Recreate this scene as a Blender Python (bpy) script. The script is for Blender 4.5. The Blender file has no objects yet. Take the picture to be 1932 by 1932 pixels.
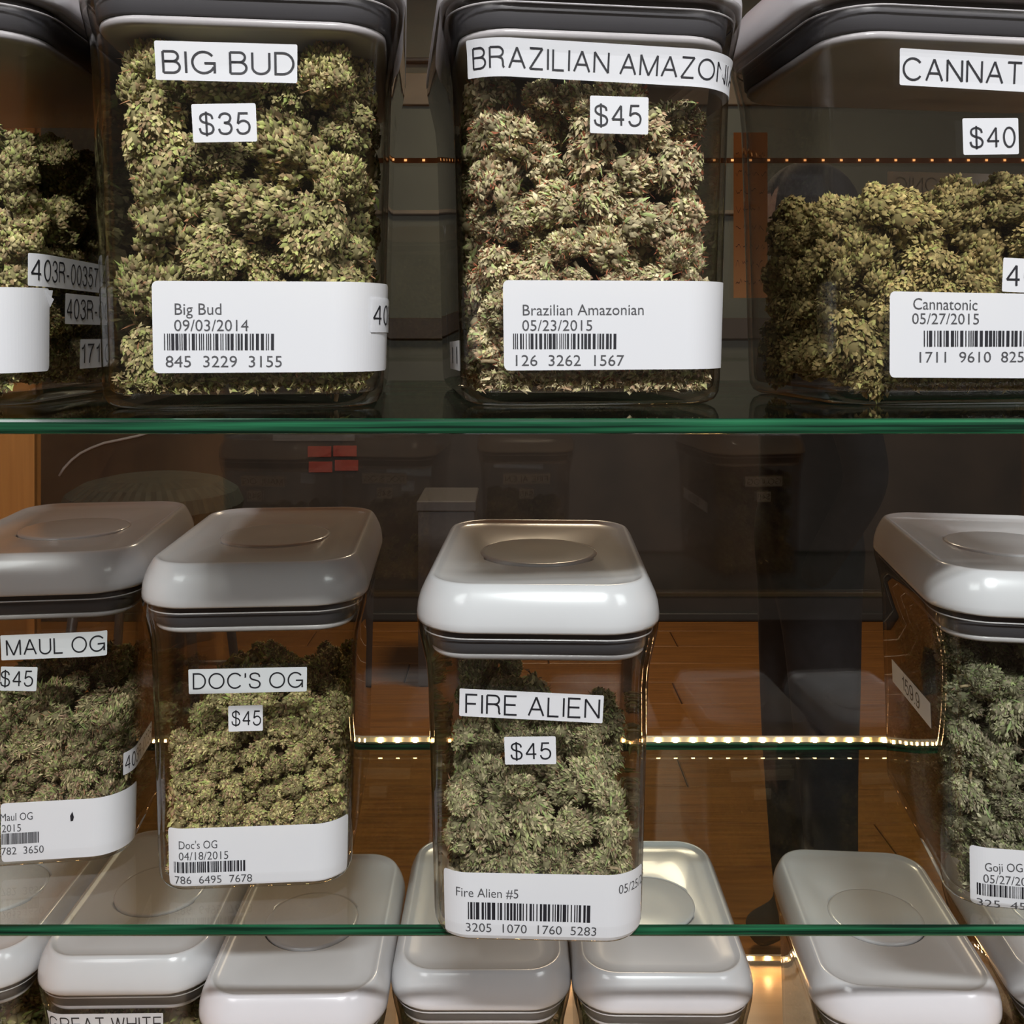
import bpy, math, random
import numpy as np
from mathutils import Vector, Matrix

# ------------------------------------------------------------------ camera, world, lights, exposure
SC = bpy.context.scene
C = SC.collection
F = 1800.0            # focal length in pixels of the 1932 frame
HOR = 635.0           # pixel row of the horizon
EYE = 1.25            # camera height
cam_d = bpy.data.cameras.new('camera'); cam = bpy.data.objects.new('camera', cam_d); C.objects.link(cam)
cam.location = (0, 0, EYE); cam.rotation_euler = (math.pi/2, 0, 0)
cam_d.sensor_width = 36; cam_d.lens = F/1932*36; cam_d.shift_y = (HOR-966)/1932
cam_d.clip_start = 0.02
SC.camera = cam

W = bpy.data.worlds.new('world'); SC.world = W; W.use_nodes = True
W.node_tree.nodes['Background'].inputs[0].default_value = (1.0, 0.84, 0.70, 1)
W.node_tree.nodes['Background'].inputs[1].default_value = 0.12

def area(name, loc, target, size, power, col, sy=None):
    d = bpy.data.lights.new(name, 'AREA'); d.energy = power; d.color = col; d.size = size
    if sy: d.shape = 'RECTANGLE'; d.size_y = sy
    o = bpy.data.objects.new(name, d); C.objects.link(o); o.location = loc
    o.rotation_euler = (Vector(target)-Vector(loc)).to_track_quat('-Z', 'Y').to_euler()
    return o
# ceiling tube behind viewer; fill lights added at sides and over shop floor
area('ceiling_tube', (0.10, -1.30, 2.58), (0.05, 0.45, 1.0), 0.42, 66, (0.97, 0.98, 1.0), 0.05)
area('fill_panel', (-1.35, -1.45, 2.7), (0.0, 0.45, 1.0), 0.9, 25, (0.98, 0.98, 1.0), 0.8)
area('fill_panel', (1.75, -1.35, 2.7), (0.0, 0.45, 1.0), 0.9, 28, (0.98, 0.98, 1.0), 0.8)
area('shop_fill_light', (0.3, 3.1, 2.9), (0.3, 2.9, 0), 0.5, 54, (1.0, 0.80, 0.56))  # added to warm and brighten the planks, no lamp known there

SC.view_settings.view_transform = 'Standard'; SC.view_settings.look = 'None'
SC.view_settings.exposure = -0.25; SC.view_settings.gamma = 1.0; SC.view_settings.use_curve_mapping = False
SC.cycles.transparent_max_bounces = 40
SC.cycles.max_bounces = 6; SC.cycles.diffuse_bounces = 3; SC.cycles.glossy_bounces = 3; SC.cycles.transmission_bounces = 3
SC.cycles.use_light_tree = False
SC.cycles.use_adaptive_sampling = True; SC.cycles.adaptive_threshold = 0.03
SC.cycles.use_denoising = True
SC.cycles.sample_clamp_indirect = 4.0
SC.cycles.caustics_reflective = False; SC.cycles.caustics_refractive = False

random.seed(4); RNG = np.random.default_rng(7)

# ------------------------------------------------------------------ materials
def new_mat(name):
    m = bpy.data.materials.new(name); m.use_nodes = True
    nt = m.node_tree; b = nt.nodes.get('Principled BSDF')
    return m, nt, b
def plain(name, col, rough=0.5, spec=0.5, noise=0.0, nscale=60.0, coat=0.0, bump=0.0):
    m, nt, b = new_mat(name)
    b.inputs['Roughness'].default_value = rough; b.inputs['Specular IOR Level'].default_value = spec
    b.inputs['Base Color'].default_value = (*col, 1); b.inputs['Coat Weight'].default_value = coat
    b.inputs['Coat Roughness'].default_value = 0.04
    if noise or bump:
        tc = nt.nodes.new('ShaderNodeTexCoord'); n = nt.nodes.new('ShaderNodeTexNoise')
        n.inputs['Scale'].default_value = nscale; n.inputs['Detail'].default_value = 5
        nt.links.new(tc.outputs['Object'], n.inputs['Vector'])
        if noise:
            r = nt.nodes.new('ShaderNodeValToRGB')
            r.color_ramp.elements[0].position = 0.3; r.color_ramp.elements[1].position = 0.7
            r.color_ramp.elements[0].color = (*[c*(1-noise) for c in col], 1)
            r.color_ramp.elements[1].color = (*[min(1, c*(1+noise)) for c in col], 1)
            nt.links.new(n.outputs['Fac'], r.inputs['Fac']); nt.links.new(r.outputs['Color'], b.inputs['Base Color'])
        if bump:
            bp = nt.nodes.new('ShaderNodeBump'); bp.inputs['Strength'].default_value = bump; bp.inputs['Distance'].default_value = 0.002
            nt.links.new(n.outputs['Fac'], bp.inputs['Height']); nt.links.new(bp.outputs['Normal'], b.inputs['Normal'])
    return m
def wood(name, c0, c1, stretch, rough=0.4, scale=1.0):
    m, nt, b = new_mat(name); b.inputs['Roughness'].default_value = rough
    tc = nt.nodes.new('ShaderNodeTexCoord'); mp = nt.nodes.new('ShaderNodeMapping'); mp.inputs['Scale'].default_value = stretch
    oi = nt.nodes.new('ShaderNodeObjectInfo'); ad = nt.nodes.new('ShaderNodeVectorMath'); ad.operation = 'ADD'
    n = nt.nodes.new('ShaderNodeTexNoise'); n.inputs['Scale'].default_value = 6*scale; n.inputs['Detail'].default_value = 8; n.inputs['Distortion'].default_value = 0.6
    r = nt.nodes.new('ShaderNodeValToRGB'); r.color_ramp.elements[0].position = 0.32; r.color_ramp.elements[1].position = 0.68
    r.color_ramp.elements[0].color = (*c0, 1); r.color_ramp.elements[1].color = (*c1, 1)
    sc = nt.nodes.new('ShaderNodeVectorMath'); sc.operation = 'SCALE'; sc.inputs['Scale'].default_value = 9
    cx = nt.nodes.new('ShaderNodeCombineXYZ')
    for i in range(3): nt.links.new(oi.outputs['Random'], cx.inputs[i])
    nt.links.new(cx.outputs[0], sc.inputs[0])
    nt.links.new(tc.outputs['Object'], mp.inputs['Vector']); nt.links.new(mp.outputs[0], ad.inputs[0]); nt.links.new(sc.outputs[0], ad.inputs[1])
    nt.links.new(ad.outputs[0], n.inputs['Vector']); nt.links.new(n.outputs['Fac'], r.inputs['Fac']); nt.links.new(r.outputs['Color'], b.inputs['Base Color'])
    return m
def clear(name, face, edge, refl=1.0, rough=0.02, power=2.5, ior=1.45, smudge=0.0):
    """thin clear plastic or glass: lets light through, mirrors more towards grazing, tinted darker at grazing in place of edge refraction and absorption"""
    m = bpy.data.materials.new(name); m.use_nodes = True; nt = m.node_tree; nt.nodes.clear()
    out = nt.nodes.new('ShaderNodeOutputMaterial'); mix = nt.nodes.new('ShaderNodeMixShader')
    tr = nt.nodes.new('ShaderNodeBsdfTransparent'); gl = nt.nodes.new('ShaderNodeBsdfGlossy'); gl.inputs['Roughness'].default_value = rough
    fr = nt.nodes.new('ShaderNodeFresnel'); fr.inputs['IOR'].default_value = ior
    geo = nt.nodes.new('ShaderNodeNewGeometry'); lw = nt.nodes.new('ShaderNodeLayerWeight'); lw.inputs['Blend'].default_value = 0.5
    pw = nt.nodes.new('ShaderNodeMath'); pw.operation = 'POWER'; pw.inputs[1].default_value = power
    mc = nt.nodes.new('ShaderNodeMix'); mc.data_type = 'RGBA'
    mc.inputs[6].default_value = (*face, 1); mc.inputs[7].default_value = (*edge, 1)
    mu = nt.nodes.new('ShaderNodeMath'); mu.operation = 'MULTIPLY'; mu.inputs[1].default_value = refl; mu.use_clamp = True
    # same reflectance from both sides of the thin wall
    fi = nt.nodes.new('ShaderNodeMath'); fi.operation = 'SUBTRACT'; fi.inputs[0].default_value = 1.0
    nt.links.new(lw.outputs['Facing'], pw.inputs[0]); nt.links.new(pw.outputs[0], mc.inputs[0]); nt.links.new(mc.outputs[2], tr.inputs['Color'])
    p5 = nt.nodes.new('ShaderNodeMath'); p5.operation = 'POWER'; p5.inputs[1].default_value = 5.0
    ma = nt.nodes.new('ShaderNodeMath'); ma.operation = 'MULTIPLY_ADD'; r0 = ((ior-1)/(ior+1))**2
    ma.inputs[1].default_value = 1-r0; ma.inputs[2].default_value = r0
    nt.nodes.remove(fr); nt.nodes.remove(fi); nt.nodes.remove(geo)
    nt.links.new(lw.outputs['Facing'], p5.inputs[0]); nt.links.new(p5.outputs[0], ma.inputs[0]); nt.links.new(ma.outputs[0], mu.inputs[0])
    nt.links.new(mu.outputs[0], mix.inputs[0]); nt.links.new(tr.outputs[0], mix.inputs[1]); nt.links.new(gl.outputs[0], mix.inputs[2])
    nt.links.new(mix.outputs[0], out.inputs[0])
    return m
def paper(name, col, trans=0.25):
    m = bpy.data.materials.new(name); m.use_nodes = True; nt = m.node_tree; nt.nodes.clear()
    out = nt.nodes.new('ShaderNodeOutputMaterial'); mix = nt.nodes.new('ShaderNodeMixShader'); mix.inputs[0].default_value = trans
    b = nt.nodes.new('ShaderNodeBsdfPrincipled'); b.inputs['Base Color'].default_value = (*col, 1); b.inputs['Roughness'].default_value = 0.55
    b.inputs['Specular IOR Level'].default_value = 0.25
    t = nt.nodes.new('ShaderNodeBsdfTranslucent'); t.inputs['Color'].default_value = (*col, 1)
    nt.links.new(b.outputs[0], mix.inputs[1]); nt.links.new(t.outputs[0], mix.inputs[2]); nt.links.new(mix.outputs[0], out.inputs[0])
    return m
def emit(name, col, s):
    m = bpy.data.materials.new(name); m.use_nodes = True; nt = m.node_tree; nt.nodes.clear()
    out = nt.nodes.new('ShaderNodeOutputMaterial'); e = nt.nodes.new('ShaderNodeEmission')
    e.inputs[0].default_value = (*col, 1); e.inputs[1].default_value = s; nt.links.new(e.outputs[0], out.inputs[0]); return m
def bud_material():
    m, nt, b = new_mat('bud_flower'); b.inputs['Roughness'].default_value = 0.75; b.inputs['Specular IOR Level'].default_value = 0.25
    at = nt.nodes.new('ShaderNodeAttribute'); at.attribute_name = 'Col'
    oi = nt.nodes.new('ShaderNodeObjectInfo'); hs = nt.nodes.new('ShaderNodeHueSaturation')
    mr = nt.nodes.new('ShaderNodeMapRange'); mr.inputs[3].default_value = 0.88; mr.inputs[4].default_value = 1.28
    hs.inputs['Saturation'].default_value = 0.98; hs.inputs['Hue'].default_value = 0.490
    nt.links.new(oi.outputs['Random'], mr.inputs[0]); nt.links.new(mr.outputs[0], hs.inputs['Value'])
    nt.links.new(at.outputs['Color'], hs.inputs['Color']); nt.links.new(hs.outputs[0], b.inputs['Base Color'])
    return m
def edge_material():
    m, nt, b = new_mat('green_glass_edge')
    tc = nt.nodes.new('ShaderNodeTexCoord'); mp = nt.nodes.new('ShaderNodeMapping'); mp.inputs['Scale'].default_value = (9, 1, 620)
    n = nt.nodes.new('ShaderNodeTexNoise'); n.inputs['Scale'].default_value = 1.0; n.inputs['Detail'].default_value = 4
    r = nt.nodes.new('ShaderNodeValToRGB')
    r.color_ramp.elements[0].position = 0.40; r.color_ramp.elements[0].color = (0.003, 0.016, 0.009, 1)
    r.color_ramp.elements[1].position = 0.74; r.color_ramp.elements[1].color = (0.02, 0.15, 0.065, 1)
    nt.links.new(tc.outputs['Object'], mp.inputs[0]); nt.links.new(mp.outputs[0], n.inputs['Vector']); nt.links.new(n.outputs['Fac'], r.inputs['Fac'])
    nt.links.new(r.outputs['Color'], b.inputs['Base Color']); b.inputs['Roughness'].default_value = 0.12; b.inputs['Coat Weight'].default_value = 0.3
    return m
M = dict(
    lid=plain('white_plastic', (0.60, 0.585, 0.60), 0.22, 0.5, noise=0.03, nscale=25, coat=0.25),
    gasket=plain('grey_silicone', (0.075, 0.075, 0.085), 0.35),
    insert=plain('pale_insert_plastic', (0.55, 0.54, 0.57), 0.22, noise=0.05, nscale=30),
    jar=clear('clear_plastic', (0.975, 0.968, 0.955), (0.36, 0.31, 0.27), refl=1.1, power=3.2, ior=1.46),  # brown edge colour painted in for refraction at the corners
    shelf=clear('shelf_glass', (0.95, 0.975, 0.962), (0.62, 0.80, 0.72), refl=1.0, power=4, ior=1.5),
    pane=clear('pane_glass', (0.80, 0.80, 0.79), (0.5, 0.55, 0.53), refl=1.6, power=4, ior=1.55),
    edge=edge_material(),
    paper=paper('sticker_paper', (0.77, 0.78, 0.80)),
    note=paper('lit_note_paper', (0.62, 0.38, 0.19), 0.35),  # orange glow of the strip light is put into the paper colour
    ink=plain('black_ink', (0.012, 0.012, 0.016), 0.5),
    grey_ink=plain('grey_print', (0.06, 0.06, 0.065), 0.55),
    panel=wood('orange_beech', (0.50, 0.21, 0.055), (0.66, 0.31, 0.09), (9, 9, 0.8), 0.38),
    deck=wood('deck_laminate', (0.52, 0.38, 0.24), (0.66, 0.50, 0.33), (0.8, 9, 9), 0.35),
    plank=wood('floor_laminate', (0.22, 0.085, 0.016), (0.38, 0.155, 0.033), (0.7, 14, 9), 0.32),
    joint=plain('floor_underlay', (0.05, 0.025, 0.012), 0.8, noise=0.2),
    wall=plain('grey_green_wall', (0.075, 0.080, 0.064), 0.8, noise=0.15, nscale=3),
    wains=plain('dark_wainscot', (0.035, 0.024, 0.016), 0.6, noise=0.4, nscale=4),
    tan=plain('tan_board', (0.13, 0.105, 0.075), 0.6, noise=0.15, nscale=8),
    dark=plain('dark_moulding', (0.02, 0.018, 0.015), 0.5, noise=0.2),
    red=plain('red_card', (0.27, 0.045, 0.028), 0.5, noise=0.15, nscale=40),
    grey=plain('grey_card', (0.10, 0.088, 0.082), 0.7, noise=0.1),
    cloth=plain('dark_cloth', (0.022, 0.022, 0.025), 0.85, noise=0.3, nscale=30, bump=0.3),
    skin=plain('skin', (0.45, 0.26, 0.18), 0.5, noise=0.08),
    rib=plain('ribbed_green_fabric', (0.028, 0.035, 0.027), 0.8, noise=0.25, nscale=40),
    metal=plain('dark_metal', (0.08, 0.08, 0.085), 0.35, noise=0.1),
    white=plain('white_cable', (0.5, 0.46, 0.44), 0.5, noise=0.05),
    dark_tape=plain('amber_tape', (0.16, 0.08, 0.035), 0.6, noise=0.05),
    tape=plain('led_tape', (0.75, 0.66, 0.5), 0.5, noise=0.05),
    led=emit('led_diode', (1.0, 0.58, 0.23), 150.0),
    led_deck=emit('led_diode_deck', (1.0, 0.58, 0.23), 380.0),
    led_dim=emit('led_diode_dim', (1.0, 0.45, 0.15), 1.6),
    bud=bud_material(),
)

# ------------------------------------------------------------------ helpers
def mesh(name, verts, faces, mat, smooth=False, mats=None, idx=None):
    me = bpy.data.meshes.new(name); me.from_pydata([tuple(v) for v in verts], [], faces)
    for mm in (mats or [mat]): me.materials.append(mm)
    if idx is not None: me.polygons.foreach_set('material_index', idx)
    if smooth: me.polygons.foreach_set('use_smooth', [True]*len(me.polygons))
    me.update(); return me
def link(name, me, parent=None, loc=None, rot=None):
    o = bpy.data.objects.new(name, me); C.objects.link(o)
    if parent is not None: o.parent = parent
    if loc is not None: o.location = loc
    if rot is not None: o.rotation_euler = rot
    return o
def empty(name, loc, rz=0.0): return link(name, None, None, loc, (0, 0, rz))
def tag(o, label=None, cat=None, group=None, kind=None):
    if label: o['label'] = label
    if cat: o['category'] = cat
    if group: o['group'] = group
    if kind: o['kind'] = kind
    return o
def box_data(x0, x1, y0, y1, z0, z1, bev=0.0):
    if bev <= 0:
        v = [(x, y, z) for z in (z0, z1) for y in (y0, y1) for x in (x0, x1)]
        f = [(0,2,3,1), (4,5,7,6), (0,1,5,4), (2,6,7,3), (0,4,6,2), (1,3,7,5)]
        return v, f
    v, f = [], []
    rings = [(z0, bev), (z0+bev, 0), (z1-bev, 0), (z1, bev)]
    for z, i in rings:
        v += [(x0+i+0*bev, y0+i, z), (x1-i, y0+i, z), (x1-i, y1-i, z), (x0+i, y1-i, z)]
    for k in range(3):
        for j in range(4): f.append((k*4+j, k*4+(j+1)%4, k*4+4+(j+1)%4, k*4+4+j))
    f += [(3,2,1,0), (12,13,14,15)]
    return v, f
def box(name, x0, x1, y0, y1, z0, z1, mat, parent=None, bev=0.0):
    return link(name, mesh(name, *box_data(x0, x1, y0, y1, z0, z1, bev), mat), parent)
def tube(name, pts, rad, mat, parent=None, n=8, smooth=True):
    pts = [Vector(p) for p in pts]; v, f = [], []
    for i, p in enumerate(pts):
        t = (pts[min(i+1, len(pts)-1)]-pts[max(i-1, 0)]).normalized()
        a = t.cross(Vector((0.13, 0.2, 0.97))).normalized(); b = t.cross(a)
        r = rad[i] if isinstance(rad, (list, tuple)) else rad
        for k in range(n): v.append(p+a*r*math.cos(2*math.pi*k/n)+b*r*math.sin(2*math.pi*k/n))
    for i in range(len(pts)-1):
        for k in range(n): f.append((i*n+k, i*n+(k+1)%n, i*n+n+(k+1)%n, i*n+n+k))
    f += [tuple(range(n))[::-1], tuple(range((len(pts)-1)*n, len(pts)*n))]
    return link(name, mesh(name, v, f, mat, smooth), parent)
def at(px, py, y):
    """pixel -> world point on the plane at depth y"""
    return Vector(((px-966)*y/F, y, EYE-(py-HOR)*y/F))

# ------------------------------------------------------------------ the setting
GY = 0.875          # depth of the far glass
XL = -0.438         # inner face of the wooden end panel
DECK = EYE-0.577; LOW = EYE-0.2885; UP = EYE-0.026
FAR = 4.24
fl = box('floor', -4, 4, -2.5, FAR, -0.06, -0.012, M['joint']); tag(fl, kind='structure')
pv, pf = box_data(-0.748, 0.748, -0.099, 0.099, -0.012, 0.0, 0.003)
pm = mesh('plank', pv, pf, M['plank'])
ny = 0; yy = 1.15
while yy < FAR-0.05:
    off = (ny*0.53) % 1.5
    for k in range(-2, 3):
        x = k*1.5+off
        if abs(x) < 0.62*yy+1.0: link('plank', pm, fl, (x, yy, 0))
    yy += 0.2; ny += 1
wb = box('wall_back', -4, 4, FAR, FAR+0.1, -0.06, 3.4, M['wall']); tag(wb, kind='structure')
tag(box('baseboard_back', -4, 4, FAR-0.03, FAR, 0.0, 0.95, M['wains'], bev=0.008), kind='structure')
def band(name, y0, y1, mat, t): tag(box(name, -4, 4, FAR-t, FAR, EYE-(y1-HOR)*FAR/F, EYE-(y0-HOR)*FAR/F, mat, bev=0.004), kind='structure')
band('trim_1', 113, 121, M['dark'], 0.04); band('trim_2', 140, 200, M['tan'], 0.025)
band('trim_3', 398, 406, M['tan'], 0.03); band('trim_4', 600, 640, M['wains'], 0.03)
band('trim_5', 1150, 1166, M['dark'], 0.06)

# display case
case = empty('display_case', (0, 0, DECK-0.03)); tag(case, 'orange beech display case with a far glass pane and pale deck', 'display case')
def cpart(o): o.location = o.location-case.location; o.parent = case; return o
def cbox(*a, **k): return cpart(box(*a, **k))
cbox('end_panel', XL-0.022, XL, 0.30, GY+0.012, DECK-0.60, EYE+0.35, M['panel'], bev=0.002)
cbox('end_panel', 0.78, 0.802, 0.30, GY+0.012, DECK-0.60, EYE+0.35, M['panel'], bev=0.002)
cbox('deck_board', XL, 0.78, 0.36, GY+0.012, DECK-0.025, DECK, M['deck'], bev=0.001)
cbox('glass_pane', XL, 0.78, GY, GY+0.005, DECK, EYE+0.35, M['pane'])
cbox('top_board', XL-0.022, 0.802, 0.30, GY+0.012, EYE+0.35, EYE+0.372, M['panel'], bev=0.002)  # out of view, added to block overhead light from the lid tops
cbox('plinth_board', XL, 0.78, GY-0.012, GY+0.008, DECK-0.60, DECK-0.025, M['panel'])

def shelf(z, y0, y1, th, label, xr):
    e = empty('glass_shelf', (0, y0, z-th)); tag(e, label, 'glass shelf', 'glass shelves of the case')
    x0, x1 = XL+0.0008, xr
    D = y1-y0
    v = [(x0,0,0),(x1,0,0),(x1,D,0),(x0,D,0),(x0,0,th),(x1,0,th),(x1,D,th),(x0,D,th)]
    b = 0.0012
    v = [(x0,b,0),(x1,b,0),(x1,D-b,0),(x0,D-b,0),(x0,b,th),(x1,b,th),(x1,D-b,th),(x0,D-b,th)]
    link('sheet', mesh('sheet', v, [(3,2,1,0),(4,5,6,7)], M['shelf']), e)
    for nm, ya, s in (('polished_edge', b, -1), ('polished_edge', D-b, 1)):     # rounded pencil edge, proud of the sheet
        vv, ff = [], []; prof = [(0, 0), (0.55, 0.06), (0.9, 0.22), (1, 0.5), (0.9, 0.78), (0.55, 0.94), (0, 1)]
        for a, h in prof: vv += [(x0, ya+s*a*b, h*th), (x1, ya+s*a*b, h*th)]
        for i in range(len(prof)-1): ff.append((2*i, 2*i+1, 2*i+3, 2*i+2))
        ff.append((0, len(prof)*2-2, len(prof)*2-1, 1))
        link(nm, mesh(nm, vv, ff, M['edge'], False), e)
    for x in (x0+0.006, x1-0.006):
        for y in (0.03, D-0.03):
            vv, ff = box_data(x-0.006, x+0.006, y-0.005, y+0.005, -0.007, 0.0, 0.001)
            link('support_pin', mesh('support_pin', vv, ff, M['metal']), e)
    return e
shelf(UP, 0.302, 0.566, 0.0050, 'thick glass shelf with bright green edge under the big upper jars', 0.78)
shelf(LOW, 0.467, 0.680, 0.0056, 'glass shelf with dark green edge carrying the overhanging white-lidded jar', 0.78)

# LED strips
def led_strip(y, z, x0, x1, pitch, mat, label, up=(0, -1, 0), diode=0.0012):
    e = empty('led_strip', (0, y, z)); tag(e, label, 'led strip', 'led strips along the far side of the case')
    vv, ff = box_data(x0, x1, -0.0012, 0.0012, -0.0022, 0.0022); link('tape', mesh('tape', vv, ff, M['dark_tape' if mat is M['led_dim'] else 'tape']), e)
    dv, df = box_data(-diode, diode, -0.0010, 0.0, -0.0010, 0.0010); df = df[2:3]+df[1:2]; dm = mesh('diode', dv, df, mat)
    x = x0+pitch/2
    while x < x1: link('diode', dm, e, (x, -0.0012, 0)); x += pitch
    return e
led_strip(0.6825, LOW+0.0002, XL+0.003, 0.775, 0.0124, M['led'], 'bright warm led strip along the rear edge of the lower glass shelf')
led_strip(GY-0.004, DECK+0.010, XL+0.003, 0.775, 0.0165, M['led_deck'], 'bright warm led strip lying on the deck behind the bottom jars')
led_strip(GY-0.006, at(0, 303, GY-0.006).z, XL+0.003, 0.775, 0.0165, M['led_dim'], 'dim amber led strip on the glass behind the upper jars')

# ------------------------------------------------------------------ jar geometry
DX = 0.053          # jars are longer than wide by this
BODY = [  # height, width, corner radius
    (0.0000, 0.0850, 0.0130), (0.0005, 0.0930, 0.0160), (0.0020, 0.0985, 0.0180), (0.0048, 0.1010, 0.0185), (0.0100, 0.1020, 0.0190),
    (0.0500, 0.1040, 0.0195), (0.1050, 0.1068, 0.0200), (0.1200, 0.1078, 0.0205), (0.1290, 0.1095, 0.0215), (0.1360, 0.1125, 0.0230),
    (0.1430, 0.1160, 0.0250), (0.1480, 0.1178, 0.0260), (0.1520, 0.1182, 0.0260)]
NQ = 9
def ring(w, d, r, z, nq=NQ):
    """rounded rectangle, counter-clockwise from the middle of the front"""
    pts = []; a, b = w/2-r, d/2-r
    for cx, cy, t0 in ((a, -b, -90), (a, b, 0), (-a, b, 90), (-a, -b, 180)):
        for k in range(nq+1):
            t = math.radians(t0+90*k/nq); pts.append((cx+r*math.cos(t), cy+r*math.sin(t), z))
    return pts
def loft(rings, cap0=False, cap1=False, flip=False):
    n = len(rings[0]); v = [p for r in rings for p in r]; f = []
    for i in range(len(rings)-1):
        for k in range(n): f.append((i*n+k, i*n+(k+1)%n, i*n+n+(k+1)%n, i*n+n+k))
    if cap0: f.append(tuple(range(n))[::-1])
    if cap1: f.append(tuple(range((len(rings)-1)*n, len(rings)*n)))
    if flip: f = [tuple(reversed(q)) for q in f]
    return v, f
def merge(*parts):
    v, f = [], []
    for pv, pf in parts:
        o = len(v); v += list(pv); f += [tuple(i+o for i in q) for q in pf]
    return v, f
outer = [ring(w, w+DX, r, z) for z, w, r in BODY]
t = 0.0022
inner = [ring(max(w-2*t, 0.05), max(w+DX-2*t, 0.1), max(r-t, 0.006), z+(0.0045 if z < 0.001 else 0.0035 if z < 0.003 else 0.002 if z < 0.006 else 0)) for z, w, r in BODY]
inner = inner[1:]
bv, bf = merge(loft(outer, cap0=True), loft(inner, cap0=True, flip=True), loft([outer[-1], inner[-1]]))
BODY_ME = mesh('jar_body', bv, bf, M['jar'], True)
LW, LD, LR = 0.119, 0.1735, 0.0285
def lring(inset, z): return ring(LW-2*inset, LD-2*inset, max(LR-inset*0.9, 0.006), z)
lp = [(0.010, 0.1505), (0.0030, 0.1500), (0.0008, 0.1503), (0.0001, 0.1515), (0.0000, 0.1545), (0.0005, 0.1590), (0.0018, 0.1635), (0.0038, 0.1678),
      (0.0054, 0.1705), (0.0064, 0.1716), (0.0076, 0.1720), (0.0086, 0.1716), (0.0100, 0.1706), (0.0122, 0.1699), (0.0200, 0.1692)]
lr = [lring(i, z) for i, z in lp]
def circ(r, z): return [(r*math.cos(math.atan2(y, x)), r*math.sin(math.atan2(y, x)), z) for x, y, _ in ring(0.07, 0.10, 0.03, 0)]
LID_ME = mesh('jar_lid', *loft(lr+[circ(0.0345, 0.1691), circ(0.0335, 0.1688), circ(0.0331, 0.1670), circ(0.030, 0.1669)], cap1=True), M['lid'], True)
def cc(r, z, n=40): return [(r*math.cos(2*math.pi*k/n), r*math.sin(2*math.pi*k/n), z) for k in range(n)]
BTN_ME = mesh('jar_button', *loft([cc(0.0322, 0.1672), cc(0.0322, 0.1692), cc(0.0316, 0.1699), cc(0.0300, 0.1701), cc(0.012, 0.1698)], cap0=True, cap1=True), M['lid'], True)
GAS_ME = mesh('jar_gasket', *loft([ring(0.1035, 0.1035+DX, 0.0190, 0.1385), ring(0.1050, 0.1050+DX, 0.0190, 0.1392), ring(0.1060, 0.1060+DX, 0.0195, 0.1440),
                                  ring(0.1070, 0.1070+DX, 0.0195, 0.1485), ring(0.1050, 0.1050+DX, 0.0195, 0.1500)]), M['gasket'], True)
INS_ME = mesh('jar_insert', *loft([ring(0.0965, 0.0965+DX, 0.0160, 0.1352), ring(0.1015, 0.1015+DX, 0.0185, 0.1355), ring(0.1035, 0.1035+DX, 0.0190, 0.1368), ring(0.1030, 0.1030+DX, 0.0190, 0.1384),
                                  ring(0.0950, 0.0950+DX, 0.0160, 0.1388)], cap0=True), M['insert'], True)
NECK_ME = mesh('jar_neck_rim', *loft([ring(0.1120, 0.1120+DX, 0.0230, 0.1462), ring(0.1130, 0.1130+DX, 0.0240, 0.1465), ring(0.1130, 0.1130+DX, 0.0240, 0.1468), ring(0.1120, 0.1120+DX, 0.0230, 0.1470)]), M['insert'], True)

BZ = np.array([b[0] for b in BODY]); BW = np.array([b[1] for b in BODY]); BR = np.array([b[2] for b in BODY])
PER0 = 4*(0.104/2-0.0195)+4*(0.157/2-0.0195)+2*math.pi*0.0195
def surf(s, z, off=0.0):
    """arrays of arc length s (0 = middle of the narrow front, + to the viewer's right) and height -> points, normals (jar frame)"""
    s = np.asarray(s, float); z = np.asarray(z, float)+0*s; s = s+0*z
    w = np.interp(z, BZ, BW); r = np.interp(z, BZ, BR); d = w+DX
    a, b = w/2-r, d/2-r; q = math.pi/2*r; per = 4*a+4*b+4*q; s = s*per/PER0
    s = (s+per/2) % per-per/2; sg = np.where(s < 0, -1.0, 1.0); u = np.abs(s)
    t1 = np.clip((u-a)/r, 0, math.pi/2); t2 = np.clip((u-a-q-2*b)/r, 0, math.pi/2)
    th = t1+t2
    x = np.minimum(u, a)+r*np.sin(th)-np.clip(u-a-2*q-2*b, 0, None)
    y = -b-r*np.cos(th)+np.clip(u-a-q, 0, 2*b)
    nx, ny = np.sin(th), -np.cos(th)
    return np.stack([sg*(x+nx*off), y+ny*off, z], -1), np.stack([sg*nx, ny, 0*nx], -1)

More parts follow.
